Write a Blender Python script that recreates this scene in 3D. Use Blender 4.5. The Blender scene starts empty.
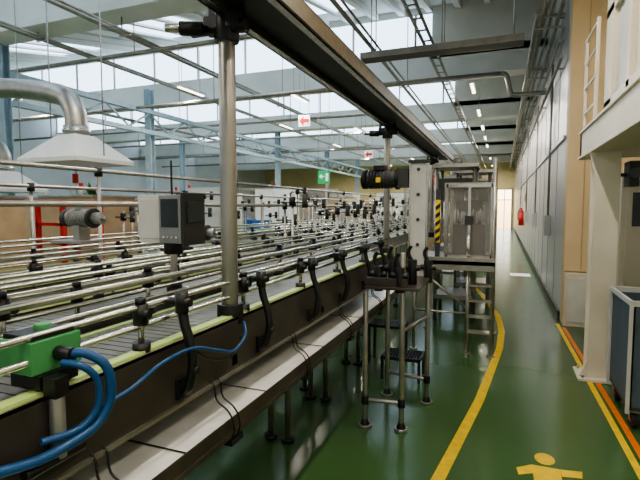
import bpy, math, random
from mathutils import Vector
random.seed(7)
scene=bpy.context.scene
try:
    scene.view_settings.view_transform='AgX'
    scene.view_settings.look='AgX - Medium High Contrast'
except Exception as e: print(e)
scene.view_settings.exposure=0.4

# ---------------- materials ----------------
M={}
def mat(name,col,rough=0.5,metal=0.0,emis=0.0,ecol=None,var=0.12,scale=6.0,bump=0.0,coat=0.0):
    m=bpy.data.materials.new(name); m.use_nodes=True
    nt=m.node_tree; b=nt.nodes['Principled BSDF']
    c=nt.nodes.new('ShaderNodeTexCoord'); n=nt.nodes.new('ShaderNodeTexNoise')
    n.inputs['Scale'].default_value=scale; n.inputs['Detail'].default_value=4
    nt.links.new(c.outputs['Object'],n.inputs['Vector'])
    r=nt.nodes.new('ShaderNodeValToRGB')
    r.color_ramp.elements[0].position=0.3; r.color_ramp.elements[1].position=0.7
    r.color_ramp.elements[0].color=tuple(x*(1-var) for x in col)+(1,)
    r.color_ramp.elements[1].color=tuple(min(1,x*(1+var)) for x in col)+(1,)
    nt.links.new(n.outputs['Fac'],r.inputs['Fac']); nt.links.new(r.outputs['Color'],b.inputs['Base Color'])
    b.inputs['Roughness'].default_value=rough; b.inputs['Metallic'].default_value=metal
    if coat: b.inputs['Coat Weight'].default_value=coat
    if emis>0:
        b.inputs['Emission Color'].default_value=tuple(ecol or col)+(1,)
        b.inputs['Emission Strength'].default_value=emis
    if bump>0:
        bp=nt.nodes.new('ShaderNodeBump'); bp.inputs['Strength'].default_value=bump; bp.inputs['Distance'].default_value=0.02
        nt.links.new(n.outputs['Fac'],bp.inputs['Height']); nt.links.new(bp.outputs['Normal'],b.inputs['Normal'])
    M[name]=m; return m
mat('steel',(0.64,0.61,0.57),0.24,1.0,var=.1,scale=20)
mat('steel_dull',(0.44,0.415,0.385),0.38,0.85,var=.15,scale=8)
mat('steel_dark',(0.085,0.073,0.064),0.36,0.5,var=.25,scale=5)
mat('tray_steel',(0.90,0.90,0.88),0.4,0.1,var=.10,scale=9,bump=.2)
mat('black_plastic',(0.010,0.010,0.011),0.38)
mat('dark_grey',(0.04,0.042,0.044),0.5)
mat('belt_green',(0.45,0.60,0.20),0.5)
mat('belt_grey',(0.13,0.13,0.12),0.45,var=.2,scale=30)
mat('green_valve',(0.07,0.28,0.10),0.45)
mat('blue_hose',(0.014,0.075,0.21),0.35)
mat('white_paint',(0.76,0.76,0.74),0.5,var=.05)
mat('concrete_white',(0.84,0.84,0.81),0.8,var=.05,scale=2)
mat('roof_panel',(0.70,0.70,0.67),0.7,var=.08,scale=2)
mat('cream_wall',(0.82,0.70,0.40),0.7,var=.06,scale=1.5)
mat('beige_panel',(0.76,0.59,0.36),0.6,var=.06,scale=2)
mat('ivory_steel',(0.76,0.70,0.58),0.5,var=.06,scale=3)
mat('wall_blue',(0.56,0.56,0.58),0.3,0.12,var=.08,scale=0.7)
mat('wall_blue_seam',(0.36,0.37,0.40),0.4,0.1)
mat('wall_white',(0.72,0.74,0.76),0.8,var=.05,scale=1)
mat('yellow_paint',(0.85,0.58,0.02),0.5,var=.15,scale=14)
mat('orange_paint',(0.80,0.20,0.02),0.5,var=.15,scale=14)
mat('blue_column',(0.36,0.47,0.54),0.5,0.1)
mat('red_paint',(0.60,0.03,0.02),0.4)
mat('exit_green',(0.0,0.30,0.10),0.4,emis=.4,ecol=(0.0,0.35,0.12))
mat('sign_white',(0.85,0.85,0.85),0.5,emis=.2,ecol=(1,1,1))
mat('skylight_glass',(0.60,0.75,0.9),0.5,emis=2.3,ecol=(0.66,0.83,1.0),var=.02)
mat('tube_lamp',(1,.95,.8),0.5,emis=4,ecol=(1,.92,.72),var=.01)
mat('machine_beige',(0.48,0.35,0.22),0.5,var=.1)
mat('box_grey',(0.60,0.60,0.57),0.5,var=.06)
mat('screen',(0.03,0.04,0.045),0.12)
mat('bin_blue',(0.09,0.12,0.16),0.45)
mat('motor_grey',(0.34,0.34,0.34),0.4,0.5)
mat('rubber',(0.02,0.02,0.02),0.7)
mat('cardboard',(0.45,0.30,0.17),0.8)
mat('blue_crate',(0.03,0.14,0.42),0.5)
mat('hazard_black',(0.015,0.015,0.015),0.5)
mat('leaf',(0.04,0.16,0.03),0.6,var=.4,scale=20)
mat('amber_panel',(0.62,0.42,0.10),0.35,var=.1)
def floor_mat():
    m=bpy.data.materials.new('green_epoxy'); m.use_nodes=True; nt=m.node_tree; b=nt.nodes['Principled BSDF']
    c=nt.nodes.new('ShaderNodeTexCoord'); n=nt.nodes.new('ShaderNodeTexNoise'); n.inputs['Scale'].default_value=0.9; n.inputs['Detail'].default_value=6
    n2=nt.nodes.new('ShaderNodeTexNoise'); n2.inputs['Scale'].default_value=2.5; n2.inputs['Detail'].default_value=4
    nt.links.new(c.outputs['Object'],n.inputs['Vector']); nt.links.new(c.outputs['Object'],n2.inputs['Vector'])
    r=nt.nodes.new('ShaderNodeValToRGB'); r.color_ramp.elements[0].position=.3; r.color_ramp.elements[1].position=.75
    r.color_ramp.elements[0].color=(0.052,0.118,0.038,1); r.color_ramp.elements[1].color=(0.068,0.146,0.050,1)
    nt.links.new(n.outputs['Fac'],r.inputs['Fac']); nt.links.new(r.outputs['Color'],b.inputs['Base Color'])
    mr=nt.nodes.new('ShaderNodeMapRange'); mr.inputs['To Min'].default_value=.15; mr.inputs['To Max'].default_value=.26
    nt.links.new(n2.outputs['Fac'],mr.inputs['Value']); nt.links.new(mr.outputs['Result'],b.inputs['Roughness'])
    bp=nt.nodes.new('ShaderNodeBump'); bp.inputs['Strength'].default_value=.02; bp.inputs['Distance'].default_value=.01
    nt.links.new(n2.outputs['Fac'],bp.inputs['Height']); nt.links.new(bp.outputs['Normal'],b.inputs['Normal'])
    M['green_epoxy']=m
floor_mat()
def guard_mat():
    m=bpy.data.materials.new('guard_glass'); m.use_nodes=True; nt=m.node_tree; b=nt.nodes['Principled BSDF']
    c=nt.nodes.new('ShaderNodeTexCoord'); n=nt.nodes.new('ShaderNodeTexNoise'); n.inputs['Scale'].default_value=3
    mr=nt.nodes.new('ShaderNodeMapRange'); mr.inputs['To Min'].default_value=.05; mr.inputs['To Max'].default_value=.15
    nt.links.new(c.outputs['Object'],n.inputs['Vector']); nt.links.new(n.outputs['Fac'],mr.inputs['Value']); nt.links.new(mr.outputs['Result'],b.inputs['Roughness'])
    b.inputs['Base Color'].default_value=(.40,.39,.36,1); b.inputs['Alpha'].default_value=.25
    M['guard_glass']=m
guard_mat()

# ---------------- mesh builder ----------------
class B:
    def __init__(s): s.v=[];s.f=[];s.m=[];s.s=[];s.mats=[]
    def mi(s,n):
        if n not in s.mats: s.mats.append(n)
        return s.mats.index(n)
    def face(s,idx,m,sm=False): s.f.append(idx); s.m.append(s.mi(m)); s.s.append(sm)
    def box(s,x0,x1,y0,y1,z0,z1,m):
        if x0>x1:x0,x1=x1,x0
        if y0>y1:y0,y1=y1,y0
        if z0>z1:z0,z1=z1,z0
        o=len(s.v)
        s.v+= [(x0,y0,z0),(x1,y0,z0),(x1,y1,z0),(x0,y1,z0),(x0,y0,z1),(x1,y0,z1),(x1,y1,z1),(x0,y1,z1)]
        for q in [(0,3,2,1),(4,5,6,7),(0,1,5,4),(1,2,6,5),(2,3,7,6),(3,0,4,7)]:
            s.face([o+i for i in q],m)
    def cbox(s,cx,cy,cz,sx,sy,sz,m): s.box(cx-sx/2,cx+sx/2,cy-sy/2,cy+sy/2,cz-sz/2,cz+sz/2,m)
    def hexa(s,pts,m):
        o=len(s.v); s.v+=[tuple(p) for p in pts]
        for q in [(0,3,2,1),(4,5,6,7),(0,1,5,4),(1,2,6,5),(2,3,7,6),(3,0,4,7)]:
            s.face([o+i for i in q],m)
    def prism(s,poly,d,m):
        o=len(s.v); n=len(poly); s.v+=[tuple(p) for p in poly]+[tuple(Vector(p)+Vector(d)) for p in poly]
        s.face(list(range(o,o+n))[::-1],m); s.face(list(range(o+n,o+2*n)),m)
        for i in range(n):
            j=(i+1)%n; s.face([o+i,o+j,o+n+j,o+n+i],m)
    def tube(s,pts,r,m,seg=10,caps=True,smooth=True):
        P=[Vector(p) for p in pts]; n=len(P)
        R=r if isinstance(r,(list,tuple)) else [r]*n
        T=[]
        for i in range(n):
            a=P[max(0,i-1)]; b=P[min(n-1,i+1)]; t=(b-a)
            T.append(t.normalized() if t.length>1e-9 else Vector((0,0,1)))
        up=Vector((0,0,1)) if abs(T[0].z)<.9 else Vector((1,0,0))
        N=(up-T[0]*up.dot(T[0])).normalized(); o=len(s.v)
        for i in range(n):
            N=(N-T[i]*N.dot(T[i])); N=N.normalized() if N.length>1e-6 else T[i].orthogonal().normalized()
            Bn=T[i].cross(N)
            for k in range(seg):
                a=2*math.pi*k/seg
                s.v.append(tuple(P[i]+(N*math.cos(a)+Bn*math.sin(a))*R[i]))
        for i in range(n-1):
            for k in range(seg):
                k2=(k+1)%seg
                s.face([o+i*seg+k,o+i*seg+k2,o+(i+1)*seg+k2,o+(i+1)*seg+k],m,smooth)
        if caps:
            s.face([o+k for k in range(seg)][::-1],m); s.face([o+(n-1)*seg+k for k in range(seg)],m)
    def cyl(s,p0,p1,r,m,seg=12): s.tube([p0,p1],r,m,seg)
    def curve(s,pts,r,m,seg=10,sub=6):
        P=[Vector(p) for p in pts]; out=[]
        for i in range(len(P)-1):
            p0=P[max(0,i-1)];p1=P[i];p2=P[i+1];p3=P[min(len(P)-1,i+2)]
            for k in range(sub):
                t=k/sub
                out.append(.5*((2*p1)+(p2-p0)*t+(2*p0-5*p1+4*p2-p3)*t*t+(3*p1-p0-3*p2+p3)*t**3))
        out.append(P[-1]); s.tube(out,r,m,seg)
    def build(s,name,bevel=0.0,parent=None):
        xs=[p[0] for p in s.v];ys=[p[1] for p in s.v];zs=[p[2] for p in s.v]
        c=Vector(((min(xs)+max(xs))/2,(min(ys)+max(ys))/2,min(zs)))
        me=bpy.data.meshes.new(name); me.from_pydata([tuple(Vector(p)-c) for p in s.v],[],s.f); 
        for n in s.mats: me.materials.append(M[n])
        me.polygons.foreach_set('material_index',s.m); me.polygons.foreach_set('use_smooth',s.s); me.update()
        ob=bpy.data.objects.new(name,me); ob.location=c; scene.collection.objects.link(ob)
        if bevel>0:
            md=ob.modifiers.new('bevel','BEVEL'); md.width=bevel; md.segments=2; md.limit_method='ANGLE'; md.angle_limit=math.radians(50)
        return ob

# ---------------- room shell ----------------
XL,XR,YB,YF=-20.0,4.0,-4.0,38.0
b=B(); b.box(XL,XR,YB,YF,-.1,0,'green_epoxy'); b.build('floor')
b=B(); b.box(.8,1.0,7.4,YF,0,6.4,'wall_blue')
y=8.4
while y<YF: b.box(.795,.8,y,y+.03,0.12,6.4,'wall_blue_seam'); y+=1.2
b.build('wall_right')
b=B(); b.box(.77,.795,7.4,YF,0,.12,'dark_grey'); b.build('baseboard_right')
b=B(); b.box(.765,.795,7.4,YF,2.55,2.60,'wall_blue'); b.build('trim_1')
b=B(); b.box(.8,XR,7.2,7.4,0,6.4,'beige_panel'); b.box(.8,1.22,7.12,7.2,.73,6.4,'beige_panel'); b.box(1.0,1.008,7.11,7.12,.75,6.3,'machine_beige'); b.build('wall_return')
b=B(); b.box(.8,1.28,6.99,7.11,0,.72,'ivory_steel'); b.box(.84,1.24,6.98,6.99,.06,.66,'white_paint'); b.build('plinth_box',.01)
b=B(); b.box(XR,XR+.2,YB,7.4,0,6.4,'ivory_steel'); b.build('wall_right_recess')
b=B(); b.box(XL,XR,YB-.2,YB,0,6.4,'wall_white'); b.build('wall_back')
b=B(); b.box(XL-.2,XL,YB,YF,0,6.4,'wall_white'); b.build('wall_left')
b=B(); b.box(XL,-.35,YF,YF+.2,0,6.4,'cream_wall'); b.box(.6,1.0,YF,YF+.2,0,6.4,'cream_wall'); b.box(-.35,.6,YF,YF+.2,2.9,6.4,'cream_wall'); b.build('wall_far')
b=B(); b.box(-.43,-.35,YF-.05,YF,0,2.98,'wall_blue_seam'); b.box(.6,.68,YF-.05,YF,0,2.98,'wall_blue_seam'); b.box(-.43,.68,YF-.05,YF,2.9,2.98,'wall_blue_seam'); b.box(-.35,.6,YF-.04,YF,2.1,2.16,'wall_blue_seam'); b.box(.1,.15,YF-.04,YF,0,2.9,'wall_blue_seam'); b.build('door_1')
# ceiling: sawtooth
beams=[-5.0,.5,6.0,11.5,17.0,22.5,28.0,33.5,39.0]
b=B()
for k in range(len(beams)-1):
    y0,y1=beams[k],beams[k+1]
    za,zb=5.1,6.15
    b.hexa([(XL,y0,za),(XR,y0,za),(XR,y1-.3,zb),(XL,y1-.3,zb),(XL,y0,za+.1),(XR,y0,za+.1),(XR,y1-.3,zb+.1),(XL,y1-.3,zb+.1)],'roof_panel')
    x=XL+.3
    while x<XR:
        b.hexa([(x,y0+.3,za-.06),(x+.12,y0+.3,za-.06),(x+.12,y1-.3,zb-.12),(x,y1-.3,zb-.12),(x,y0+.3,za+.02),(x+.12,y0+.3,za+.02),(x+.12,y1-.3,zb),(x,y1-.3,zb)],'concrete_white'); x+=.62
    b.box(-1.6,XR,y1-.3,y1-.2,5.0,6.25,'concrete_white')
    b.box(XL,-1.6,y1-.3,y1-.2,6.0,6.25,'concrete_white')
b.build('ceiling')
for k in range(1,len(beams)-1):
    y=beams[k]
    b=B(); b.box(XL,XR if y<7 else .8,y-.3,y+.1,4.6,5.15,'concrete_white'); b.box(XL,XR if y<7 else .8,y-.36,y+.16,4.55,4.66,'concrete_white'); b.build('ceiling_beam')
    b=B()
    b.box(XL,-1.6,y-.27,y-.24,5.15,6.0,'skylight_glass')
    x=XL
    while x<-1.6: b.box(x,x+.05,y-.31,y-.27,5.15,6.0,'steel_dull'); x+=1.5
    b.build('window_%d'%k)
for k in range(1,6):
    y0,y1=beams[k],beams[k+1]
    L=y1-.3-y0; sl=(6.15-5.1)/L
    b=B()
    for xc in (-3.6,-7.2,-10.8,-14.4):
        ya,yb=y0+1.2,y1-1.6
        za=5.1+sl*(ya-y0)-.07; zb=5.1+sl*(yb-y0)-.07
        b.hexa([(xc-.7,ya,za),(xc+.7,ya,za),(xc+.7,yb,zb),(xc-.7,yb,zb),(xc-.7,ya,za+.05),(xc+.7,ya,za+.05),(xc+.7,yb,zb+.05),(xc-.7,yb,zb+.05)],'skylight_glass')
    b.build('window_%d'%(k+20))

# wall conduits
for (x,z,r) in [(.72,4.45,.03),(.62,4.5,.02),(.52,4.5,.035),(.74,4.1,.02),(.72,3.7,.025),(.42,4.35,.05)]:
    b=B(); b.cyl((x,7.5,z),(x,37.9,z),r,'steel_dull',8)
    y=8
    while y<37: b.box(x-.02,.795,y,y+.04,z-r-.02,z-r,'steel_dull'); y+=3
    b.build('conduit_pipe')
for y in (9.3,12.9,17.7,23):
    b=B(); b.cyl((.76,y,1.4),(.76,y,4.08),.02,'steel_dull',8); b.box(.70,.795,y-.12,y+.12,1.1,1.45,'box_grey'); b.build('junction_box')

b=B(); b.box(-2.4,.25,8.15,8.45,4.2,4.22,'dark_grey'); b.box(-2.4,.25,8.13,8.15,4.2,4.3,'steel_dull'); b.box(-2.4,.25,8.45,8.47,4.2,4.3,'steel_dull')
for x in (-2.2,-1,.1): 
    b.cyl((x,8.14,4.2),(x,8.14,5.5),.01,'steel_dull',6); b.cyl((x,8.46,4.2),(x,8.46,5.55),.01,'steel_dull',6)
b.build('cable_tray')
b=B(); 
for x in (-1.35,-1.2): b.box(x,x+.02,1.0,37,4.38,4.46,'steel_dull')
y=1.2
while y<37: b.box(-1.35,-1.18,y,y+.03,4.38,4.4,'steel_dull'); y+=.5
for y in beams[1:-1]: b.cyl((-1.27,y-.1,4.4),(-1.27,y-.1,4.56),.012,'steel_dull',6)
b.build('cable_tray')
b=B(); b.cyl((-9,10.4,4.3),(-.1,10.4,4.3),.05,'steel_dull'); b.curve([(-.1,10.4,4.3),(.0,10.4,4.26),(.05,10.4,4.1),(.1,10.4,3.9),(.2,10.4,3.85),(.78,10.4,3.85)],.05,'steel_dull')
for x in (-8,-5,-2): b.cyl((x,10.4,4.3),(x,10.4,5.9),.01,'steel_dull',6)
b.build('overhead_pipe')
for (y,z) in [(13.0,4.2),(9.0,3.95),(15.5,4.1),(20,4.2),(6.6,4.25),(18.2,3.9),(24,4.1)]:
    b=B(); b.cyl((-19.9,y,z),(-2.5,y,z),.04,'steel_dull',8)
    for x in range(-18,-2,4): b.cyl((x,y,z),(x,y,5.2),.01,'steel_dull',6)
    b.build('overhead_pipe')
for (x,z) in [(-3.4,4.45),(-5.6,4.3),(-7.4,4.45),(-10.5,4.2),(-2.3,4.5)]:
    b=B(); b.cyl((x,1,z),(x,37,z),.035,'steel_dull',8); b.cyl((x+.12,1,z),(x+.12,37,z),.02,'steel_dull',8)
    for y in beams[1:-1]: b.cyl((x,y-.1,z),(x,y-.1,4.56),.012,'steel_dull',6); b.box(x-.05,x+.17,y-.12,y-.08,z-.05,z-.03,'steel_dull')
    b.build('overhead_pipe')
LD={}
def lamp(x,y,z=4.35,L=1.4,W=40):
    b=B(); b.box(x-.06,x+.06,y-L/2,y+L/2,z,z+.06,'white_paint'); b.box(x-.03,x+.03,y-L/2+.05,y+L/2-.05,z-.02,z,'tube_lamp')
    for yy in (y-L/3,y+L/3): b.cyl((x,yy,z+.05),(x,yy,5.2),.006,'steel_dull',6)
    ob=b.build('ceiling_lamp')
    if W not in LD:
        ld=bpy.data.lights.new('tube_light','AREA'); ld.shape='RECTANGLE'; ld.size=.08; ld.size_y=L; ld.energy=W; ld.color=(1,.91,.78); LD[W]=ld
    lo=bpy.data.objects.new('tube_light',LD[W]); scene.collection.objects.link(lo); lo.parent=ob; lo.location=(0,0,-.012)
for y in (-2.5,.8,3.8): lamp(-.1,y,4.35,1.4,36)  # unseen lamps added over and behind the camera to fill the dark foreground
for y in (12.3,15.5,18.4,21.2,24,30,35.5): lamp(-.75,y,4.5,1.1,58)  # power raised to wash the right wall; farthest lamp added for far wall
for y in (-2,1.5,5): lamp(2.6,y,4.9,1.4,40)  # unseen lamps added to light the near right platform
for y in (-1,3): lamp(-3.2,y,4.3,1.4,30)  # out-of-view lamps added as fill over the near conveyors
for y in (9,14,19,24,29,35): lamp(-6.6,y,4.2,1.0,50); lamp(-4.6,y+1.5,4.2,1.0,50); lamp(-11.5,y,4.2,1.0,50)  # lamps nearest the far wall added to brighten it
for y in (.5,5.5): lamp(-11.5,y,4.2,1.0,50)
lamp(-7.5,.5,4.2,1.0,50)

for (x,y) in [(-8.4,9.7),(-8.6,6.1),(-8.4,17),(-8.4,22.6),(-8.4,28),(-13,11.4),(-13,17)]:
    b=B(); b.box(x-.09,x+.09,y-.08,y-.06,0,4.55,'blue_column'); b.box(x-.09,x+.09,y+.06,y+.08,0,4.55,'blue_column'); b.box(x-.01,x+.01,y-.06,y+.06,0,4.55,'blue_column')
    b.box(x-.16,x+.16,y-.16,y+.16,0,.02,'blue_column'); b.build('steel_column')
b=B(); 
for z in (3.4,3.9): b.box(-8.28,-8.16,6,30,z,z+.10,'blue_column')
y=6
while y<29.5: b.cyl((-8.22,y,3.5),(-8.22,y+.7,3.92),.025,'blue_column',6); b.cyl((-8.22,y+.7,3.92),(-8.22,y+1.4,3.5),.025,'blue_column',6); y+=1.4
b.build('lattice_girder')

# ---------------- overhead beam with posts ----------------
b=B()
b.box(-1.07,-1.055,-.8,8.3,2.36,2.45,'steel_dull'); b.box(-.80,-.785,-.8,8.3,2.36,2.45,'steel'); b.box(-1.07,-.785,-.8,8.3,2.44,2.45,'steel_dull')
b.box(-1.07,-1.03,-.8,8.3,2.36,2.37,'steel'); b.box(-.83,-.785,-.8,8.3,2.36,2.37,'steel'); b.box(-1.03,-.83,-.8,8.3,2.40,2.41,'dark_grey')
for y in (1.67,4.5,7.6):
    b.cyl((-1.05,y,1.15),(-1.05,y,2.36),.034 if y<3 else .03,'steel_dull',20)
    b.cyl((-1.05,y,1.12),(-1.05,y,1.2),.055,'black_plastic',16)
    b.cyl((-1.05,y,2.26),(-1.05,y,2.36),.05,'black_plastic',16)
    b.cbox(-1.05,y,2.33,.16,.09,.05,'black_plastic')
    b.cyl((-1.20,y-.02,2.31),(-.95,y-.02,2.31),.022,'black_plastic',12)
    for dx in (-.07,.07): b.cyl((-1.05+dx,y,2.29),(-1.05+dx,y,2.40),.014,'black_plastic',8)
    b.cyl((-1.12,y-.06,2.30),(-1.20,y-.10,2.30),.028,'black_plastic',12); b.cyl((-1.20,y-.10,2.30),(-1.25,y-.125,2.30),.018,'steel',12)
b.build('overhead_guide_beam',.002)

# ---------------- conveyors ----------------
def bracket_stack(b,x,y,z0,z1,side=1):
    b.cyl((x,y,z0),(x,y,z1),.010,'steel',8)
    b.cyl((x,y,z0+.0),(x,y,z0+.05),.028,'black_plastic',12)
    b.cyl((x,y,z1-.085),(x,y,z1-.02),.024,'black_plastic',12)
    b.cyl((x,y,z1-.02),(x,y,z1),.017,'black_plastic',10)
    b.cyl((x-.035*side,y,z1-.05),(x+.06*side,y,z1-.05),.014,'black_plastic',8)
def lane(name,X0,X1,Y0,Y1,zt,ph,panel,belt,railz,step=.62,legs=True,off=0):
    b=B()
    b.box(X1-.006,X1,Y0,Y1,zt-ph,zt,panel); b.box(X0,X0+.006,Y0,Y1,zt-ph,zt,panel)
    b.box(X1-.03,X1,Y0,Y1,zt-.008,zt,'steel_dull'); b.box(X1-.02,X1+.012,Y0,Y1,zt-ph,zt-ph+.012,'steel_dull')
    b.box(X0+.03,X1-.05,Y0,Y1,zt-.03,zt-.005,belt)
    b.box(X1-.055,X1-.015,Y0,Y1,zt-.03,zt+.008,'belt_green'); b.box(X0+.02,X0+.045,Y0,Y1,zt-.03,zt+.004,'belt_green')
    y=Y0+.2
    while y<Y1: b.box(X0,X1,y,y+.04,zt-ph+.03,zt-ph+.07,'steel_dull'); y+=1.0
    y=Y0
    while y<min(Y1,6): b.box(X0+.05,X1-.07,y,y+.034,zt-.006,zt+.0,belt); y+=.04
    for (rx,rz,rr) in railz:
        b.cyl((rx,Y0,rz),(rx,Y1,rz),rr,'steel',8)
    y=Y0+.3+off
    while y<Y1:
        bracket_stack(b,X0+.0,y,zt-.02,zt+.2,1)
        bracket_stack(b,X1-.04,y+.2,zt-.02,zt+.17,-1)
        y+=step
    if legs:
        y=Y0+.5
        while y<Y1:
            for x in (X0+.03,X1-.03):
                b.cyl((x,y,.03),(x,y,zt-ph+.05),.02,'steel_dull',10); b.cyl((x,y,0),(x,y,.03),.045,'black_plastic',12)
            b.box(X0+.03,X1-.03,y-.015,y+.015,.25,.28,'steel_dull')
            y+=1.9
    return b
R=.009
b=lane('A',-1.38,-1.0,-.6,4.6,1.15,.22,'steel_dark','belt_grey',[(-1.04,1.23,R),(-1.04,1.29,R),(-1.33,1.23,R),(-1.33,1.30,R),(-1.18,1.34,R)],legs=False)
for y in (.2,2.82,3.55,4.5):
    b.cyl((-1.33,y,.03),(-1.33,y,.95),.02,'steel_dull',10); b.cyl((-1.33,y,0),(-1.33,y,.03),.045,'black_plastic',12)
    b.cyl((-1.46,y,.03),(-1.46,y,.75),.02,'steel_dull',10); b.cyl((-1.46,y,0),(-1.46,y,.03),.045,'black_plastic',12); b.box(-1.46,-1.33,y-.015,y+.015,.7,.74,'steel_dull')
for y in (.30,1.27,1.82,2.41,2.94,3.5,4.0):
    b.curve([(-.995,y,.985),(-.970,y,.99),(-.952,y,1.04),(-.945,y,1.10),(-.957,y,1.16),(-.975,y,1.21),(-.985,y,1.27)],.0165,'black_plastic',10,4)
    b.box(-1.0,-.985,y-.025,y+.025,.96,1.03,'black_plastic')
    b.cyl((-.985,y,1.25),(-.985,y,1.32),.022,'black_plastic',12); b.cyl((-1.05,y,1.285),(-.95,y,1.285),.014,'black_plastic',10)
    b.cyl((-.945,y,1.06),(-.925,y,1.06),.012,'black_plastic',8)
b.box(-1.36,-.925,-.6,4.55,.795,.805,'tray_steel'); b.box(-.925,-.917,-.6,4.55,.765,.815,'steel_dark'); b.box(-1.37,-1.36,-.6,4.55,.78,.86,'steel_dull')
b.box(-.935,-.910,-.6,4.55,.75,.768,'steel_dark')
for y in (.9,1.45,2.15,2.9,3.7):
    for dy in (0,.04):
        b.curve([(-1.0,y+dy,.95),(-.985,y+dy,.93),(-.975,y+dy,.88),(-.93,y+dy,.85),(-.905,y+dy,.81),(-.905,y+dy,.76),(-.94,y+dy,.73)],.0035,'black_plastic',6,4)
    b.box(-.99,-.90,y-.02,y+.06,.725,.745,'black_plastic')
    b.box(-1.3,-.93,y+.3,y+.31,.806,.809,'steel')
b.build('conveyor',.0)
lane('B',-1.92,-1.55,-.6,11,1.13,.16,'steel_dull','belt_grey',[(-1.52,1.22,R),(-1.6,1.28,R),(-1.86,1.22,R),(-1.9,1.31,R),(-1.72,1.30,R)],off=.25).build('conveyor')
lane('C',-2.5,-2.1,-.6,13,1.10,.16,'steel_dull','belt_grey',[(-2.08,1.2,R),(-2.14,1.27,R),(-2.44,1.2,R),(-2.5,1.29,R)],step=.7,off=.1).build('conveyor')
lane('D',-3.15,-2.75,-.3,16,1.10,.16,'steel_dull','belt_grey',[(-2.73,1.2,R),(-2.8,1.29,R),(-3.1,1.2,R),(-3.14,1.33,R)],step=.8).build('conveyor')
lane('E',-4.0,-3.55,.5,18,1.05,.18,'steel_dull','belt_grey',[(-3.52,1.15,.012),(-3.6,1.24,.012),(-3.95,1.15,.012),(-4.0,1.3,.012)],step=.9).build('conveyor')
lane('F',-5.4,-4.9,8,19.4,1.05,.18,'steel_dull','belt_green',[(-4.88,1.18,.014),(-5.38,1.18,.014)],step=1.1).build('conveyor')
lane('G',-1.5,-1.3,11.2,20,1.10,.2,'steel_dull','belt_green',[(-1.28,1.22,.012),(-1.5,1.22,.012),(-1.4,1.35,.012)],step=.8).build('conveyor')

b=B()
for (x,z) in [(-3.35,1.92),(-2.62,1.62),(-4.2,1.80)]:
    b.cyl((x,.2,z),(x,16,z),.018,'steel_dull',10)
    y=.9
    while y<16:
        b.cyl((x,y,0),(x,y,z),.016,'steel_dull',8); b.cyl((x,y,z-.05),(x,y,z+.03),.034,'black_plastic',10); b.cyl((x,y,0),(x,y,.03),.05,'black_plastic',10); y+=2.3
b.build('guide_rail_frame')
gaps=[-2.01,-2.62,-3.33,-4.3,-4.6]
for i in range(52):
    x=random.choice(gaps)+random.uniform(-.04,.04); y=random.uniform(3.6,17); h=random.uniform(1.45,1.95)
    b=B(); b.cyl((x,y,0),(x,y,h),.014,'steel_dull',8); b.cyl((x,y,0),(x,y,.02),.05,'steel_dull',12)
    b.cyl((x,y,h-.12),(x,y,h-.03),.035,'black_plastic',10); b.cyl((x-.12,y,h-.08),(x+.18,y,h-.08),.014,'steel',8); b.cyl((x+.14,y,h-.14),(x+.14,y,h),.03,'dark_grey',10)
    b.build('sensor_stand')

# control box on stand
b=B(); s=.10
b.box(-1.83+s,-1.56+s,1.90,2.06,1.42,1.66,'box_grey'); b.box(-1.56+s,-1.548+s,1.89,2.07,1.41,1.67,'dark_grey'); b.box(-1.545+s-.003,-1.54+s,1.92,2.05,1.52,1.63,'screen')
b.box(-1.81+s,-1.69+s,1.895,1.90,1.44,1.64,'box_grey'); b.box(-1.69+s,-1.56+s,1.885,1.90,1.42,1.66,'motor_grey'); b.box(-1.675+s,-1.575+s,1.88,1.886,1.5,1.64,'screen')
for i in range(4): b.cyl((-1.66+s+.025*i,1.887,1.45),(-1.66+s+.025*i,1.878,1.45),.007,'steel',8)
b.cyl((-1.68+s,1.98,1.13),(-1.68+s,1.98,1.42),.018,'steel_dull',12); b.cyl((-1.68+s,1.98,1.36),(-1.68+s,1.98,1.42),.05,'black_plastic',12); b.cyl((-1.68+s,1.98,1.135),(-1.68+s,1.98,1.2),.04,'black_plastic',12)
b.cyl((-1.7+s,2.0,1.66),(-1.7+s,2.0,1.84),.006,'black_plastic',6)
b.build('control_box',.004)

def motor(name,x,y,z,L,r,ax,body,base_z=None):
    b=B(); a=Vector(ax).normalized(); p=Vector((x,y,z))
    b.cyl(p,p+a*L*.62,r,body,20)
    for i in range(9):
        q=p+a*(L*.06+L*.5*i/8); b.cyl(q,q+a*L*.02,r*1.1,body,20)
    b.cyl(p+a*L*.62,p+a*L*.68,r*1.2,'dark_grey',20); b.cyl(p+a*L*.68,p+a*L*.9,r*.7,'motor_grey',16); b.cyl(p+a*L*.9,p+a*L,r*.25,'steel',10)
    b.cyl(p-a*L*.12,p,r*1.08,'dark_grey',20); b.cyl(p-a*L*.14,p-a*L*.12,r*.7,'black_plastic',20)
    b.box(x+a.x*L*.3-r*.5,x+a.x*L*.3+r*.5,y+a.y*L*.3-r*.5,y+a.y*L*.3+r*.5,z+r,z+r*1.5,body)
    if base_z is not None:
        b.box(x+a.x*L*.3-.03,x+a.x*L*.3+.03,y-.05,y+.05,base_z,z-r*.9,'steel_dull'); b.box(x-.1,x+L*.6,y-.1,y+.1,base_z,base_z+.02,'steel_dull')
    return b.build(name,.002)
motor('electric_motor',-2.95,2.55,1.52,.34,.06,(1,0,0),'motor_grey',1.34)
motor('electric_motor',-2.55,3.4,1.38,.3,.055,(1,0,0),'dark_grey',1.3)

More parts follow.
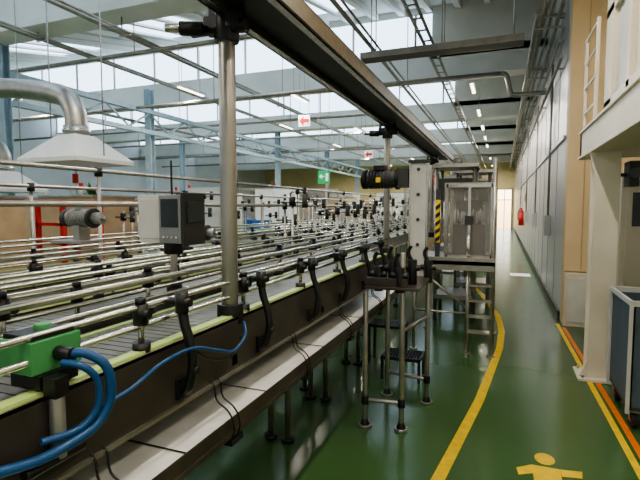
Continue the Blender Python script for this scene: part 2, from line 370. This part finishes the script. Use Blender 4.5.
# valve + hoses in the foreground
b=B()
b.box(-1.14,-1.02,.76,.90,1.20,1.28,'green_valve'); b.box(-1.13,-1.03,.77,.89,1.28,1.292,'black_plastic'); b.cyl((-1.07,.83,1.29),(-1.07,.83,1.31),.02,'green_valve',12)
b.box(-1.11,-1.01,.77,.88,1.165,1.20,'black_plastic'); b.cyl((-1.02,.83,1.24),(-.97,.83,1.24),.018,'black_plastic',12)
b.cyl((-.98,.79,1.0),(-.98,.79,1.17),.018,'steel_dull',12); b.box(-1.0,-.96,.77,.81,1.15,1.2,'black_plastic'); b.cyl((-.98,.70,1.0),(-.98,.86,1.0),.015,'black_plastic',10)
b.curve([(-.985,.83,1.24),(-.95,.85,1.24),(-.915,.88,1.20),(-.915,.89,1.12),(-.93,.86,1.06),(-.95,.79,1.035),(-.965,.71,1.03),(-.985,.6,1.05)],.012,'blue_hose',12,8)
b.curve([(-.985,.81,1.225),(-.94,.83,1.215),(-.925,.86,1.17),(-.93,.86,1.10),(-.95,.82,1.06),(-.975,.74,1.06)],.009,'blue_hose',12,8)
b.curve([(-.93,.86,1.10),(-.94,.98,1.10),(-.945,1.12,1.13),(-.93,1.25,1.14),(-.925,1.4,1.09),(-.93,1.5,1.06),(-.94,1.6,1.09),(-.98,1.66,1.13)],.006,'blue_hose',10,8)
b.curve([(-.93,1.28,1.12),(-.93,1.36,1.07),(-.94,1.5,1.04),(-.97,1.62,1.08)],.004,'black_plastic',8,8)
b.build('pneumatic_valve',.003)

# ---------------- front stand with drive ----------------
b=B()
legs=[(-.64,3.26,1.28),(-.90,3.23,1.0),(-.54,3.8,1.15),(-.88,3.85,1.0)]
for (x,y,z) in legs:
    b.cyl((x,y,.05),(x,y,z),.019,'steel_dull',14); b.cyl((x,y,.0),(x,y,.018),.05,'steel_dull',16); b.tube([(x,y,.018),(x,y,.07)],[.035,.014],'black_plastic',14)
b.cyl((-.90,3.23,.2),(-.64,3.26,.2),.014,'steel_dull',10); b.cyl((-.88,3.85,.2),(-.54,3.8,.2),.014,'steel_dull',10); b.cyl((-.64,3.26,.72),(-.54,3.8,.72),.012,'steel_dull',10)
for (x,y) in ((-.64,3.26),(-.90,3.23),(-.54,3.8)): b.cyl((x,y,.17),(x,y,.23),.028,'black_plastic',12)
b.box(-.90,-.52,3.2,3.9,1.02,1.04,'steel_dark'); b.box(-.90,-.6,3.22,3.26,1.04,1.10,'steel_dark')
for (x,y,z) in [(-.66,3.25,1.08),(-.60,3.4,1.12),(-.54,3.78,1.08),(-.72,3.3,1.12),(-.82,3.28,1.08)]:
    b.cyl((x,y,z-.08),(x,y,z+.1),.035,'black_plastic',14); b.cyl((x-.06,y,z+.04),(x+.06,y,z+.04),.022,'black_plastic',12); b.curve([(x,y,z+.08),(x-.03,y,z+.15),(x-.01,y,z+.2)],.015,'black_plastic',8)
b.box(-.70,-.56,3.80,3.86,1.04,1.95,'box_grey'); b.box(-.705,-.69,3.79,3.87,1.04,1.96,'steel'); b.box(-.57,-.555,3.79,3.87,1.04,1.96,'steel')
for z in (1.3,1.5,1.7,1.9): b.cyl((-.63,3.8,z),(-.63,3.785,z),.014,'dark_grey',10)
b.box(-.71,-.55,3.78,3.88,1.95,1.975,'dark_grey')
b.build('drive_stand',.003)
b=B()
p=-1.06
b.cyl((p,3.84,1.83),(p+.24,3.84,1.83),.072,'dark_grey',24)
for i in range(8): b.cyl((p+.02+.025*i,3.84,1.83),(p+.03+.025*i,3.84,1.83),.08,'dark_grey',24)
b.cyl((p-.04,3.84,1.83),(p,3.84,1.83),.08,'black_plastic',24); b.cyl((p+.24,3.84,1.83),(p+.27,3.84,1.83),.088,'black_plastic',24)
b.box(p+.26,-.71,3.77,3.91,1.76,1.91,'dark_grey'); b.box(p+.06,p+.16,3.79,3.89,1.9,1.94,'black_plastic'); b.box(p+.09,p+.13,3.755,3.762,1.8,1.84,'yellow_paint')
b.build('electric_motor',.003)

# step stool
b=B()
def tread(x0,x1,y0,y1,z):
    b.box(x0,x1,y0,y0+.02,z-.03,z,'dark_grey'); b.box(x0,x1,y1-.02,y1,z-.03,z,'dark_grey'); b.box(x0,x0+.02,y0,y1,z-.03,z,'dark_grey'); b.box(x1-.02,x1,y0,y1,z-.03,z,'dark_grey')
    x=x0+.03
    while x<x1: b.box(x,x+.008,y0,y1,z-.02,z-.004,'dark_grey'); x+=.028
    y=y0+.04
    while y<y1: b.box(x0,x1,y,y+.006,z-.02,z-.006,'dark_grey'); y+=.05
tread(-1.26,-.9,4.62,4.87,.40); tread(-1.02,-.66,4.2,4.48,.22)
for x,y,z in [(-1.25,4.63,.4),(-.91,4.63,.4),(-1.25,4.86,.4),(-.91,4.86,.4),(-1.01,4.21,.22),(-.67,4.21,.22),(-.67,4.47,.22),(-1.01,4.47,.22)]:
    b.box(x-.012,x+.012,y-.012,y+.012,0,z-.02,'dark_grey')
b.box(-.93,-.90,4.46,4.64,.19,.21,'dark_grey')
b.build('step_stool')

# guarded stainless station with ladder
b=B()
X0,X1,Y0,Y1=-.60,-.10,5.55,6.2
for x in (X0,X1):
    for y in (Y0,Y1): b.box(x-.02,x+.02,y-.02,y+.02,1.02,1.86,'steel')
for z in (1.04,1.84):
    for y in (Y0,Y1): b.box(X0,X1,y-.02,y+.02,z-.02,z+.02,'steel')
    for x in (X0,X1): b.box(x-.02,x+.02,Y0,Y1,z-.02,z+.02,'steel')
b.box(-.36,-.33,Y0-.022,Y0+.01,1.04,1.84,'steel')
b.box(X0+.02,-.36,Y0-.004,Y0+.004,1.06,1.82,'guard_glass'); b.box(-.33,X1-.02,Y0-.004,Y0+.004,1.06,1.82,'guard_glass'); b.box(X0+.02,X1-.02,Y1-.004,Y1+.004,1.06,1.82,'guard_glass'); b.box(X1-.004,X1+.004,Y0+.02,Y1-.02,1.06,1.82,'guard_glass')
b.box(-.54,-.18,5.72,6.05,1.04,1.40,'steel_dark'); b.cyl((-.36,5.87,1.40),(-.36,5.87,1.8),.07,'steel_dull',16); b.box(-.50,-.22,5.78,5.97,1.55,1.68,'dark_grey')
for i in range(4): b.cyl((-.48+.08*i,5.76,1.40),(-.48+.08*i,5.76,1.58),.014,'steel',8)
b.box(X0-.02,X1+.02,Y0-.02,Y1+.02,1.86,1.875,'steel_dull'); b.box(-.39,-.30,Y0-.04,Y0-.022,1.4,1.5,'dark_grey')
b.box(-.95,-.06,5.2,6.3,.98,1.02,'steel_dull'); b.box(-.95,-.06,5.2,5.22,.92,1.06,'steel_dull')
for (x,y) in [(-.08,5.25),(-.33,5.25),(-.9,5.25),(-.08,6.25),(-.9,6.25)]:
    b.cyl((x,y,0),(x,y,2.1 if x==-.08 else .98),.018,'steel_dull',10); b.cyl((x,y,0),(x,y,.015),.045,'steel_dull',12)
for z in (.25,.42,.59,.76): b.box(-.33,-.08,5.23,5.33,z-.01,z+.01,'steel_dull')
b.cyl((-.9,5.25,.95),(-.33,5.25,.5),.014,'steel_dull',8); b.cyl((-.9,5.25,.45),(-.33,5.25,.45),.012,'steel_dull',8)
b.cyl((-.08,5.25,2.1),(-.08,6.25,2.1),.018,'steel_dull',10); b.cyl((-.08,5.25,1.5),(-.08,6.25,1.5),.012,'steel_dull',10)
b.cyl((-.33,5.25,1.0),(-.33,5.25,1.3),.02,'steel',8)
b.build('guarded_filler_station',.0)
b=B()
b.box(-.70,-.65,5.40,5.42,1.20,1.68,'yellow_paint')
for i in range(5):
    z=1.2+i*.09
    b.prism([(-.70,5.398,z),(-.65,5.398,z+.04),(-.65,5.398,z+.085),(-.70,5.398,z+.045)],(0,-.003,0),'hazard_black')
b.box(-.70,-.65,5.40,5.42,1.02,1.20,'dark_grey'); b.box(-.70,-.65,5.40,5.42,1.68,1.8,'dark_grey')
b.build('hazard_post')
for (x,y) in [(-.62,7.1),(-.45,8.3),(-.9,9.6),(-.5,10.9),(-.55,13.5)]:
    b=B()
    for dx in (-.25,.25):
        for dy in (-.3,.3): b.cyl((x+dx,y+dy,0),(x+dx,y+dy,2.2),.025,'steel_dull',10)
    b.box(x-.3,x+.3,y-.35,y+.35,2.15,2.2,'steel_dull'); b.box(x-.3,x+.3,y-.35,y+.35,.95,1.05,'steel_dull')
    b.box(x-.22,x+.22,y-.25,y+.25,1.7,2.0,'dark_grey'); b.cyl((x,y,1.3),(x,y,1.7),.08,'black_plastic',14); b.cyl((x,y,2.2),(x,y,2.30),.07,'motor_grey',14)
    for k in range(5): b.cyl((x-.2+.1*k,y-.28,1.05),(x-.2+.1*k,y-.28,1.7),.016,'steel',8)
    b.box(x-.26,x+.26,y-.33,y+.33,.3,.36,'steel_dull')
    b.build('capping_machine')

def cabinet(x,y,w,d,h,m,z0=0.1):
    b=B(); b.box(x-w/2,x+w/2,y-d/2,y+d/2,z0,h,m); n=max(1,int(round(w/.5)))
    for i in range(n):
        xa=x-w/2+w*i/n+.015; xb=x-w/2+w*(i+1)/n-.015
        b.box(xa,xb,y-d/2-.015,y-d/2,z0+.04,h-.03,m); b.box(xb-.05,xb-.03,y-d/2-.03,y-d/2-.015,(h+z0)/2,(h+z0)/2+.12,'black_plastic')
    b.box(x-w/2+.02,x+w/2-.02,y-d/2+.02,y+d/2-.02,0,z0,'dark_grey'); b.box(x-w/2-.01,x+w/2+.01,y-d/2-.01,y+d/2+.01,h,h+.02,m)
    return b.build('electrical_cabinet',.004)
cabinet(-4.95,7.3,.7,.5,1.92,'white_paint'); cabinet(-6.2,9.4,1.0,.5,1.9,'box_grey'); cabinet(-6.2,12.5,1.2,.5,2.1,'white_paint')
cabinet(-3.3,19.5,1.0,.5,2.0,'box_grey'); cabinet(-7.5,15,1.4,.5,2.0,'machine_beige'); cabinet(-2.3,22.5,1.0,.5,2.1,'white_paint')
def packer(x,y,w,d,h,m):
    b=B(); b.box(x-w/2,x+w/2,y-d/2,y+d/2,.75,h,m); b.box(x-w/2+.05,x+w/2-.05,y-d/2-.01,y-d/2,.85,h-.08,m); b.box(x-.01,x+.01,y-d/2-.014,y-d/2-.01,.85,h-.08,'dark_grey')
    b.box(x+w/2,x+w/2+.01,y-d/2+.06,y+d/2-.06,.95,h-.1,'dark_grey' if m=='white_paint' else m)
    for sx in (-1,1):
        for sy in (-1,1): b.box(x+sx*(w/2-.05)-.03,x+sx*(w/2-.05)+.03,y+sy*(d/2-.05)-.03,y+sy*(d/2-.05)+.03,0,.75,'steel_dull')
    b.box(x-w/2-.02,x+w/2+.02,y-d/2-.02,y+d/2+.02,h,h+.03,'steel_dull'); b.cyl((x-w/4,y,h),(x-w/4,y,h+.25),.02,'steel',8); b.cyl((x-w/4,y,h+.2),(x-w/4,y,h+.32),.04,'red_paint',10)
    return b.build('packing_machine',.006)
packer(-4.95,2.9,.9,.9,1.68,'machine_beige'); packer(-5.1,4.7,.9,.7,1.72,'machine_beige'); packer(-6.6,6.2,1.2,.7,1.7,'machine_beige')
packer(-7.8,11,1.6,1.0,1.9,'white_paint'); packer(-10.2,8.4,1.6,1.0,1.8,'machine_beige'); packer(-10.5,14,2,1.2,2.0,'box_grey'); packer(-6.9,19,2,1.2,2.0,'machine_beige')
packer(-4.4,20.5,1.4,1.2,2.2,'white_paint'); packer(-5.2,24.5,2,1.4,2.3,'amber_panel'); packer(-2.6,26,1.6,1.4,2.3,'machine_beige'); packer(-8.6,24.5,2.4,1.4,2.3,'box_grey'); packer(-1.5,31,1.3,1.4,2.2,'box_grey')
def guarded(x,y,w,d,h,m):
    b=B()
    for sx in (-1,1):
        for sy in (-1,1): b.box(x+sx*w/2-.03,x+sx*w/2+.03,y+sy*d/2-.03,y+sy*d/2+.03,0,h,'steel_dull')
    for z in (.2,1.0,h-.06):
        for sy in (-1,1): b.box(x-w/2,x+w/2,y+sy*d/2-.02,y+sy*d/2+.02,z,z+.05,'steel_dull')
        for sx in (-1,1): b.box(x+sx*w/2-.02,x+sx*w/2+.02,y-d/2,y+d/2,z,z+.05,'steel_dull')
    b.box(x-w/2+.04,x+w/2-.04,y-d/2+.04,y+d/2-.04,.3,.95,m); b.cyl((x,y,.95),(x,y,h-.3),w*.18,'steel_dull',18); b.box(x-w*.3,x+w*.3,y-d*.3,y+d*.3,h-.35,h-.1,'dark_grey')
    for k in range(8):
        a=k*math.pi/4; b.cyl((x+math.cos(a)*w*.28,y+math.sin(a)*d*.28,.95),(x+math.cos(a)*w*.28,y+math.sin(a)*d*.28,h-.35),.025,'steel',8)
    b.box(x-w/2+.03,x+w/2-.03,y-d/2-.005,y-d/2,1.06,h-.08,'guard_glass')
    b.cyl((x+w/2-.1,y-d/2+.1,h),(x+w/2-.1,y-d/2+.1,h+.3),.025,'red_paint',10)
    b.build('guarded_rotary_machine')
guarded(-2.2,14.3,.9,1.2,2.2,'machine_beige'); guarded(-.75,17.0,.8,1.2,2.3,'steel_dull'); guarded(-.9,22.5,1.1,1.4,2.3,'amber_panel'); guarded(-6.7,16.9,1.3,1.3,2.3,'box_grey'); guarded(-9.6,18.2,1.6,1.6,2.4,'machine_beige'); guarded(-4.2,28.5,1.6,1.6,2.5,'amber_panel')
def pallet(x,y,n,m):
    b=B()
    for k in range(3): b.box(x-.6+k*.52,x-.44+k*.52,y-.5,y+.5,0,.1,'cardboard')
    b.box(x-.6,x+.6,y-.5,y+.5,.1,.14,'cardboard')
    for l in range(n):
        for i in range(3):
            for j in range(2): b.box(x-.58+i*.39,x-.20+i*.39,y-.48+j*.49,y-.01+j*.49,.14+l*.35,.48+l*.35,m)
    b.build('carton_pallet')
pallet(-12.6,9.5,4,'cardboard'); pallet(-9.9,11,4,'white_paint'); pallet(-11.5,16.5,5,'cardboard'); pallet(-7,27.5,5,'cardboard'); pallet(-14,13,5,'white_paint'); pallet(-13,21,5,'blue_crate')

b=B()
for x in (-4.66,-4.3): 
    b.box(x-.02,x+.02,3.6,3.64,0,1.62,'red_paint'); b.box(x-.02,x+.02,4.1,4.14,0,1.62,'red_paint')
for z in (1.2,1.4,1.6): b.box(-4.68,-4.28,3.6,3.64,z,z+.035,'red_paint'); b.box(-4.68,-4.28,4.1,4.14,z,z+.035,'red_paint'); b.box(-4.32,-4.28,3.6,4.14,z,z+.035,'red_paint')
b.build('red_steel_rack')
for (x,y) in [(-6.4,7.8),(-8.3,8.9),(-6.3,10.9),(-8.8,12.8)]:
    b=B(); b.box(x-.6,x+.6,y-.4,y+.4,.85,.9,'steel_dull')
    for sx in (-.55,.55):
        for sy in (-.35,.35): b.box(x+sx-.025,x+sx+.025,y+sy-.025,y+sy+.025,0,.85,'steel_dull')
    b.build('work_table')
    for i in range(3):
        xx=x-.40+.40*i; h=random.uniform(.2,.4)
        b=B(); m=random.choice(['cardboard','blue_crate','white_paint'])
        b.box(xx-.16,xx+.16,y-.2,y+.2,.9,.92,m)
        b.box(xx-.16,xx-.145,y-.2,y+.2,.92,.9+h,m); b.box(xx+.145,xx+.16,y-.2,y+.2,.92,.9+h,m); b.box(xx-.16,xx+.16,y-.2,y-.185,.92,.9+h,m); b.box(xx-.16,xx+.16,y+.185,y+.2,.92,.9+h,m); b.box(xx-.17,xx+.17,y-.21,y+.21,.88+h,.9+h,m)
        b.build('storage_crate')

def hood(cx,cy,z0,w,d,duct):
    b=B(); n=.15; h=.36
    def ring(hw,hd,z): return [(cx-hw,cy-hd,z),(cx+hw,cy-hd,z),(cx+hw,cy+hd,z),(cx-hw,cy+hd,z)]
    b.hexa(ring(w/2,d/2,z0)+ring(w/2,d/2,z0+.05),'white_paint')
    b.hexa(ring(w/2,d/2,z0+.05)+ring(n,n,z0+h),'white_paint')
    b.cyl((cx,cy,z0+h-.02),(cx,cy,z0+h+.12),.15,'steel_dull',24); b.cyl((cx,cy,z0+h+.04),(cx,cy,z0+h+.07),.165,'steel',24)
    P=[(cx,cy,z0+h+.1)]+duct; b.curve(P,.13,'steel_dull',20,6)
    for sx in (-1,1): b.cyl((cx+sx*w*.45,cy,z0+.05),(cx+sx*w*.45,cy,5.1),.008,'steel_dull',6)
    return b.build('exhaust_hood')
hood(-5.05,4.5,2.14,.98,.9,[(-5.05,4.5,2.68),(-5.08,4.5,2.82),(-5.2,4.5,2.98),(-5.5,4.5,3.08),(-6.3,4.5,3.2),(-7.6,4.5,3.3),(-8.0,4.5,3.4),(-9.1,4.5,3.8),(-9.3,4.5,4.9)])
hood(-8.0,5.6,1.85,1.0,.9,[(-8.0,5.6,2.4),(-8.02,5.6,2.5),(-8.2,5.6,2.65),(-8.9,5.6,2.75),(-9.9,5.6,3.0),(-10.0,5.6,4.9)])

b=B(); b.tube([(-11.2,10.5,0),(-11.2,10.5,.45)],[.18,.25],'machine_beige',16); b.cyl((-11.2,10.5,.4),(-11.2,10.5,1.8),.03,'cardboard',8)
for i in range(70):
    a=random.uniform(0,6.28); e=random.uniform(-.3,1.2); L=random.uniform(.3,.6); z=random.uniform(1.2,2.0)
    p=Vector((-11.2,10.5,z)); d=Vector((math.cos(a)*math.cos(e),math.sin(a)*math.cos(e),math.sin(e))); s=d.cross(Vector((0,0,1))).normalized()*.06
    b.prism([p,p+d*L*.5+s,p+d*L,p+d*L*.5-s],(0,0,.004),'leaf')
b.build('potted_plant')

def arrow_sign(x,y,z,w):
    b=B(); b.box(x-w/2,x+w/2,y,y+.02,z-w*.45,z+w*.45,'sign_white')
    s=w*.42
    b.prism([(x-s,y-.002,z),(x-s*.1,y-.002,z+s*.9),(x-s*.1,y-.002,z+s*.35),(x+s,y-.002,z+s*.35),(x+s,y-.002,z-s*.35),(x-s*.1,y-.002,z-s*.35),(x-s*.1,y-.002,z-s*.9)],(0,-.003,0),'red_paint')
    for dx in (-w*.4,w*.4): b.cyl((x+dx,y+.01,z+w*.4),(x+dx,y+.01,5.2),.006,'steel_dull',6)
    b.build('arrow_sign')
arrow_sign(-4.5,10.55,3.67,.30); arrow_sign(-4.2,15.3,3.35,.28)
x,y,z=-4.4,11.6,2.38
b=B(); b.box(x-.16,x+.16,y,y+.03,z-.17,z+.17,'exit_green'); b.prism([(x-.13,y-.002,z+.02),(x-.05,y-.002,z+.09),(x-.05,y-.002,z-.05)],(0,-.003,0),'sign_white'); b.box(x-.05,x+.02,y-.005,y-.002,z,z+.04,'sign_white')
b.box(x+.06,x+.13,y-.005,y-.002,z-.1,z+.1,'sign_white')
for dx in (-.15,.15): b.cyl((x+dx,y+.015,z+.15),(x+dx,y+.015,5.1),.006,'steel_dull',6)
b.build('exit_sign')
b=B(); x,y=.68,19.5
b.cyl((x,y,.9),(x,y,1.4),.10,'red_paint',16); b.tube([(x,y,1.4),(x,y,1.5)],[.10,.03],'red_paint',16); b.cyl((x,y,1.5),(x,y,1.56),.03,'black_plastic',10); b.curve([(x,y,1.54),(x-.08,y,1.5),(x-.12,y,1.3),(x-.11,y,1.1)],.015,'black_plastic',8); b.box(x+.05,.795,y-.03,y+.03,1.2,1.3,'dark_grey'); b.box(.785,.795,y-.15,y+.15,1.8,2.1,'red_paint')
b.build('fire_extinguisher')

# ---------------- right side: ivory steel platform ----------------
b=B()
b.box(.77,.97,4.86,4.88,0.02,2.1,'ivory_steel'); b.box(.77,.97,5.08,5.10,0.02,2.1,'ivory_steel'); b.box(.80,.94,4.87,5.09,.02,2.1,'ivory_steel')
b.box(.69,1.02,4.8,5.16,0,.025,'ivory_steel')
for sx in (.73,.98): 
    for sy in (4.84,5.12): b.cyl((sx,sy,.02),(sx,sy,.05),.015,'steel_dull',6)
b.prism([(.77,4.86,.02),(.70,4.86,.02),(.77,4.86,.2)],(0,.02,0),'ivory_steel')
b.prism([(.77,4.86,1.85),(.72,4.86,2.1),(.77,4.86,2.1)],(0,.02,0),'ivory_steel')
b.box(1.9,2.1,4.86,5.1,.0,2.1,'ivory_steel'); b.box(.80,1.0,1.0,1.2,0,2.1,'ivory_steel')
b.box(.74,.78,1.0,5.6,2.1,2.36,'ivory_steel'); b.box(.72,.98,1.0,5.6,2.09,2.115,'ivory_steel'); b.box(.72,.98,1.0,5.6,2.345,2.37,'ivory_steel')
b.box(.74,3.0,5.5,5.6,2.1,2.36,'ivory_steel'); b.box(.78,3.0,1.0,5.6,2.33,2.36,'ivory_steel')
for y in (4.95,5.56): b.box(.75,.78,y-.015,y+.015,2.36,3.3,'ivory_steel')
for z in (2.55,2.8,3.05,3.28): b.box(.755,.775,4.95,5.56,z-.01,z+.01,'ivory_steel')
b.build('steel_mezzanine',.004)
b=B(); b.box(.84,2.6,2.0,4.7,2.38,4.8,'ivory_steel'); b.box(.80,.84,4.5,4.78,2.38,4.8,'ivory_steel'); b.box(.80,.84,3.9,4.0,2.38,4.8,'ivory_steel'); b.box(.80,.84,2.0,4.78,2.38,2.5,'ivory_steel'); b.box(.80,.84,2.0,4.78,3.2,3.27,'ivory_steel')
b.box(.835,.84,4.02,4.48,2.52,3.18,'box_grey')
b.box(.84,2.6,4.70,4.78,2.38,4.8,'ivory_steel')
b.build('machine_enclosure',.008)
b=B(); b.box(1.15,1.8,5.7,6.3,0,1.95,'ivory_steel'); b.box(1.2,1.75,5.69,5.7,.1,1.85,'ivory_steel'); b.box(1.25,1.5,5.685,5.69,1.4,1.75,'screen'); b.build('electrical_cabinet',.006)
b=B(); b.box(1.02,1.1,4.8,5.0,1.78,2.0,'dark_grey'); b.cyl((1.06,4.8,1.89),(1.06,4.78,1.89),.05,'screen',16); b.box(.97,1.02,4.88,4.92,1.87,1.9,'dark_grey'); b.build('gauge_box',.004)
b=B()
b.box(.88,1.5,3.86,3.88,.16,.9,'bin_blue'); b.box(.88,.90,3.86,4.5,.16,.9,'bin_blue'); b.box(1.48,1.5,3.86,4.5,.16,.9,'bin_blue'); b.box(.88,1.5,4.48,4.5,.16,.9,'bin_blue'); b.box(.88,1.5,3.86,4.5,.14,.17,'dark_grey')
for (x,y) in ((.87,3.85),(1.51,3.85),(.87,4.51),(1.51,4.51)): b.box(x-.012,x+.012,y-.012,y+.012,.12,.94,'box_grey')
b.box(.86,1.52,3.84,3.86,.9,.94,'box_grey'); b.box(.86,.88,3.84,4.52,.9,.94,'box_grey'); b.box(.86,1.52,4.5,4.52,.9,.94,'box_grey')
for (x,y) in ((.93,3.92),(1.45,3.92),(.93,4.44),(1.45,4.44)):
    b.cyl((x-.02,y,.055),(x+.02,y,.055),.055,'rubber',18); b.cyl((x-.024,y,.055),(x+.024,y,.055),.02,'red_paint',10); b.box(x-.03,x+.03,y-.02,y+.02,.11,.14,'steel_dull'); b.box(x-.032,x-.026,y-.015,y+.015,.05,.12,'steel_dull')
b.build('trolley_bin',.003)

def stripe(name,pts,w,m,z=.002):
    b=B(); n=len(pts)
    L=[];Rr=[]
    for i in range(n):
        a=Vector(pts[max(0,i-1)]);c=Vector(pts[min(n-1,i+1)]); t=(c-a).normalized(); p=Vector(pts[i]); nn=Vector((-t.y,t.x))
        L.append(p+nn*w/2);Rr.append(p-nn*w/2)
    for i in range(n-1):
        o=len(b.v); b.v+=[(L[i].x,L[i].y,z),(Rr[i].x,Rr[i].y,z),(Rr[i+1].x,Rr[i+1].y,z),(L[i+1].x,L[i+1].y,z)]; b.face([o,o+1,o+2,o+3],m)
    return b.build(name)
stripe('floor_marking_line',[(-.55,1.2),(-.31,2.75),(-.14,4.0),(0.01,5.6),(.03,6.4),(-.02,7.3),(-.3,8.9),(-.6,10.4)],.075,'yellow_paint')
stripe('floor_marking_line',[(.74,7.1),(.80,3.9),(.84,1.5)],.045,'yellow_paint')
stripe('floor_marking_line',[(.80,6.9),(.87,3.9),(.90,1.5)],.045,'orange_paint',.003)
stripe('floor_marking_line',[(.2,12),(.65,12)],.5,'sign_white',.002)
b=B(); cx,cy=.29,3.08
def fpoly(P,m='yellow_paint'):
    o=len(b.v); b.v+=[(p[0],p[1],.003) for p in P]; b.face(list(range(o,o+len(P))),m)
fpoly([(cx+.06*math.cos(a*.393),cy+.12+.075*math.sin(a*.393)) for a in range(16)])
fpoly([(cx-.08,cy+.02),(cx-.075,cy-.32),(cx+.07,cy-.32),(cx+.08,cy+.02)])
fpoly([(cx-.08,cy+.02),(cx-.17,cy-.05),(cx-.16,cy-.13),(cx-.075,cy-.08)])
fpoly([(cx+.08,cy-.06),(cx+.19,cy-.04),(cx+.20,cy+.04),(cx+.08,cy+.02)])
fpoly([(cx-.075,cy-.32),(cx-.18,cy-.62),(cx-.10,cy-.64),(cx+.01,cy-.32)])
fpoly([(cx-.01,cy-.32),(cx+.09,cy-.62),(cx+.17,cy-.60),(cx+.07,cy-.32)])
b.build('pedestrian_floor_marking')

w=bpy.data.worlds.new('world'); scene.world=w; w.use_nodes=True
nt=w.node_tree; bg=nt.nodes['Background']
sky=nt.nodes.new('ShaderNodeTexSky'); sky.sky_type='NISHITA'; sky.sun_disc=False; sky.sun_elevation=math.radians(35)
nt.links.new(sky.outputs['Color'],bg.inputs['Color']); bg.inputs['Strength'].default_value=.25

cam=bpy.data.cameras.new('camera'); co=bpy.data.objects.new('camera',cam); scene.collection.objects.link(co)
cam.sensor_width=36; cam.lens=26.4; cam.clip_start=.02; cam.clip_end=200
co.location=(0,0,1.6); co.rotation_euler=(math.radians(90-4.02),0,math.radians(21.2)); scene.camera=co
